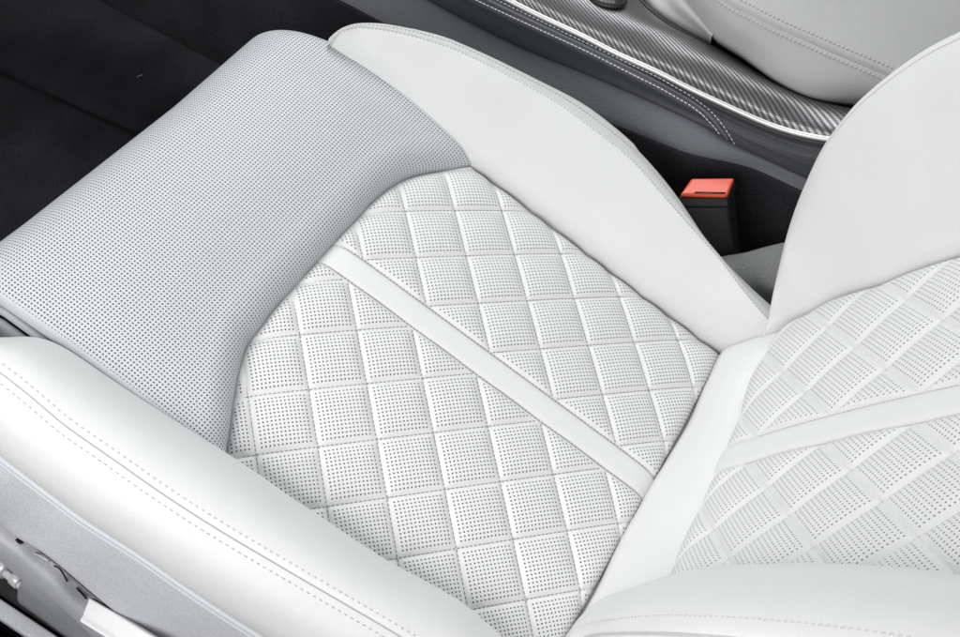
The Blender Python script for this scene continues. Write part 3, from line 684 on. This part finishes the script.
# contrast stitching that bends down at the rear end of the pad
s_up = [(440,-32),(495.4,-1),(543,22.5),(585,42.5),(625,62),(660,78.5),(675,87),(689,95),(700,102.5),(710,111),(718,119.5),(724.6,128),(731,138),(735,145)]
s_dn = [(420,-29),(474.6,-.5),(522.5,22),(585,51),(625,71),(643,80),(660,88.5),(676.7,98),(689,105),(699.6,112.5),(707,119.5),(714,127),(720,135),(724,141.5)]
q_up = cr([onX(x, y, .3775) for x, y in s_up], 260); q_dn = cr([onX(x, y, .3675) for x, y in s_dn], 260)
b_ = MB(); b_.stitches(drape_px(cr(s_up, 300), pad, .0003), .0056, .0040, .00055, up=-X_); b_.stitches(drape_px(cr(s_dn, 300), pad, .0003), .0052, .0044, .00065, up=-X_)
b_.build('stitching', M['thread_white'], pad)
mid_q = lerp(cr(s_up, 200), cr(s_dn, 200), .5)
b_ = MB(); b_.tube(smooth(drape_px(mid_q, pad, .0002), 6), .0016, 8, up=-X_); b_.build('seam_roll', M['dark2'], pad)
# metal edge
b_ = MB(); b_.grid(loft([CH - A([.001, 0, .0042]), CH - A([.0024, 0, .002]), CH + A([-.0008, 0, .0016]), CH + A([.002, 0, .0022]), CH + A([.0035, 0, -.001])], 6)); b_.build('metal_edge', M['chrome'], CC)
# carbon weave trim
ct_px = [(560,-75),(600,-45),(628,-18),(640,0),(653,13),(673,27),(712,47),(740,64),(773,83),(813,101),(843,108),(880,114)]
CT = smooth(cr([onC(x, y, .010) for x, y in ct_px], nC), 4)
CHc = run_on(cr(CH[20:nC], nC), .45); CT = run_on(CT, .45)
c1 = lerp(CHc, CT, .12) + A([0, 0, .009]); c2 = lerp(CHc, CT, .42) + A([0, 0, .017]); c3 = lerp(CHc, CT, .75) + A([0, 0, .013])
Gc = loft([CHc + X_ * .002, c1, c2, c3, CT, CT + X_ * .006 - A([0, 0, .006]), CT + X_ * .008 - A([0, 0, .05])], 10)
al = np.concatenate([np.zeros((Gc.shape[0], 1)), np.cumsum(np.linalg.norm(np.diff(Gc, axis=1), axis=2), 1)], 1)
ac = np.concatenate([np.zeros((1, Gc.shape[1])), np.cumsum(np.linalg.norm(np.diff(Gc, axis=0), axis=2), 0)])
yv = Gc[..., 1]
CB = MB().grid(Gc, np.stack([-yv / .0021 + 500, ac / .0021 + 500], -1)).build('carbon_trim', M['carbon'], CC)
b_ = MB(); b_.tube(CT[10:] + A([0, 0, .0006]), .0013, 8, up=dz); b_.build('trim_edge_line', M['line'], CB)
# dark selector recess at the frame's top edge
c = onC(606, -6, .026); t = np.linspace(0, 2 * np.pi, 48)
rg = [c + A([r * math.cos(q) * 1.0, r * math.sin(q) * 1.5, 0]) for r, q in [(.017, q) for q in t]]
b_ = MB(); rg = A(rg); b_.grid(np.stack([c + (rg - c) * k - A([0, 0, zz]) for k, zz in ((1.08, .004), (1.0, -.001), (.92, .0), (.8, .006), (.01, .008))]))
b_.build('selector_recess', M['black'], CC)
# bottom of the storage slot beside the armrest
gp = np.stack([CT + X_ * .004 - A([0, 0, .012]), CT + X_ * .05 - A([0, 0, .012]), CT + X_ * .20 - A([0, 0, .012])])
MB().grid(gp).build('storage_well', M['black'], CC)
# armrest: box front, lid side, lid top
box_px = [(600,-60),(640,-28),(646,-6),(656,8),(676,22),(694,32.5),(711,42.5)]
box_u = [(640,-80),(662,-45),(672,-22),(678,0),(690,13),(702,25),(712,36)]
r_a = cr([onC(x, y, .006) for x, y in box_px], 60); r_b = cr([onC(x, y, .026) for x, y in box_u], 60)
ARM_B = MB().grid(loft([r_a - A([0, 0, .03]), r_a, lerp(r_a, r_b, .5) - A([0, 0, .002]), r_b, r_b + X_ * .05 - A([0, 0, .004])], 7)).build('armrest_box', M['arm'], CC)
ed_px = [(655,-55),(672,-22),(684,0),(697,17),(712,35),(740,53),(773,77),(800,91.5),(817,97),(850,101),(890,104)]
se_px = [(650,-95),(690,-40),(712,-14),(727.5,1),(750,13),(780,28),(808,40),(835,52),(882.5,72),(920,90),(960,108)]
r_e = smooth(cr([onC(x, y, .024) for x, y in ed_px], nC), 6); r_s = smooth(cr([onC(x, y, .068) for x, y in se_px], nC), 4)
r_e = run_on(r_e, .30); r_s = run_on(r_s, .30)
e_in = r_e + X_ * .006 - A([0, 0, .008]); tp = r_s + X_ * .10 + A([0, 0, .014]); tq = r_s + X_ * .24 + A([0, 0, .014])
sd = lerp(r_e, r_s, .12) + A([-.003, 0, .003]); sd2 = lerp(r_e, r_s, .5) + A([-.005, 0, .004])
ARM = MB().grid(loft([e_in + X_ * .02 - A([0, 0, .02]), e_in, r_e, sd, sd2, lerp(r_e, r_s, .93) + A([0, 0, .0012]), r_s - A([0, 0, .0022]), lerp(r_s, tp, .03) + A([0, 0, .0014]), lerp(r_s, tp, .4) + A([0, 0, .004]), tp, tq, tq + A([.02, 0, -.015]), tq + A([.024, 0, -.12])], 7)).build('armrest', M['arm'], CC)
def s_off(a, b, t, l): return drape(lerp(a, b, t), ARM, l)
b_ = MB(); b_.stitches(s_off(r_e, r_s, .86, .0006), .0052, .0034, .0009, up=dz); b_.stitches(s_off(r_s, tp, .085, .0006), .0052, .0034, .0009, up=dz)
b_.build('stitching', M['thread_light'], ARM)
b_ = MB(); b_.tube(r_s - A([0, 0, .0018]), .0008, 6, up=dz); b_.build('seam_line', M['seam'], ARM)
MB().box(onC(709, 37, .02), onC(711.5, 33, .02) - onC(709, 37, .02), A([.002, -.002, 0]), A([0, 0, -.004]), .0003).build('hinge_tab', M['metal'], ARM)

# ================================================================== FLOOR
ZF = -.34
gx3, gy3 = np.meshgrid(np.concatenate([[-6, -3, -1.5], np.linspace(-.75, 1.2, 260), [2, 4, 7]]), np.concatenate([[-7, -3, -1.6], np.linspace(-.9, 1.6, 330), [2.4, 4, 8]]))
def groove(px):
    Q = A([onZ(x, y, ZF)[:2] for x, y in px]); return poly_dist(gx3, gy3, Q)
z = ZF + .012 * np.sin(gx3 * 7 + 1) * np.sin(gy3 * 5) * (np.abs(gx3) < 1.3) * (np.abs(gy3) < 1.65) - .016 * np.exp(-(groove([(-200,-20),(-60,38),(0,66),(70,98),(145,131),(220,168)]) / .007) ** 2) - .014 * np.exp(-(groove([(40,-75),(110,-30),(150,0),(200,32),(245,58),(300,95)]) / .006) ** 2)
fl = MB().grid(np.stack([gx3, gy3, z], -1)).build('carpet', M['carpet']); fl['kind'] = 'structure'

lc = onZ(140, 76, ZF + .004)
lint = MB().tube(cr([lc + A(q) for q in ((-.005, .002, 0), (-.002, .0, .0015), (.001, -.001, .001), (.004, -.003, 0))], 14), .0007, 6, up=dz).build('lint', M['trim_dark'])
lint['label'] = 'tiny pale scrap of lint lying on the black carpet'; lint['category'] = 'lint'

# ================================================================== CAMERA, LIGHT, WORLD
from mathutils import Matrix
cd = bpy.data.cameras.new('camera'); co = bpy.data.objects.new('camera', cd); COL.objects.link(co)
co.matrix_world = Matrix(((R_[0], -D_[0], -F_[0], CAM[0]), (R_[1], -D_[1], -F_[1], CAM[1]), (R_[2], -D_[2], -F_[2], CAM[2]), (0, 0, 0, 1)))
cd.sensor_width = 36; cd.lens = 36 * FPX / 960; cd.clip_start = .02; cd.clip_end = 50
SC.camera = co
w = bpy.data.worlds.new('World'); SC.world = w; w.use_nodes = True
# soft daylight through the open door and glass; darker towards the cabin's far side
wt = w.node_tree; bg = wt.nodes['Background']
tc = wt.nodes.new('ShaderNodeTexCoord'); dt = wt.nodes.new('ShaderNodeVectorMath'); dt.operation = 'DOT_PRODUCT'
wt.links.new(tc.outputs['Generated'], dt.inputs[0]); dt.inputs[1].default_value = (-.15, -.12, .98)
mr = wt.nodes.new('ShaderNodeMapRange'); mr.interpolation_type = 'SMOOTHSTEP'; wt.links.new(dt.outputs['Value'], mr.inputs[0])
mr.inputs[1].default_value = -.35; mr.inputs[2].default_value = .75; mr.inputs[3].default_value = .06; mr.inputs[4].default_value = .31
wt.links.new(mr.outputs[0], bg.inputs[1]); bg.inputs[0].default_value = (.95, .975, 1.0, 1)
def lamp(name, loc, target, size, power, col):
    l = bpy.data.lights.new(name, 'AREA'); l.shape = 'RECTANGLE'; l.size, l.size_y = size; l.energy = power; l.color = col
    o = bpy.data.objects.new(name, l); COL.objects.link(o); o.location = loc
    o.rotation_euler = (Vector(target) - Vector(loc)).to_track_quat('-Z', 'Y').to_euler(); return o
lamp('door_opening_light', (-.93, .08, .70), (-.25, -.05, .1), (1.1, .5), 11, (1, .995, .985))
lamp('far_window_light', (.9, .2, 1.2), (0, 0, 0), (1, .8), 7.2, (1, 1, 1))
lamp('windscreen_light', (.75, .65, 1.1), (-.1, -.1, 0), (.9, .6), 6.6, (.97, .985, 1))
SC.view_settings.view_transform = 'Standard'; SC.view_settings.look = 'None'; SC.view_settings.exposure = 0.05; SC.view_settings.gamma = 1
SC.cycles.max_bounces = 6
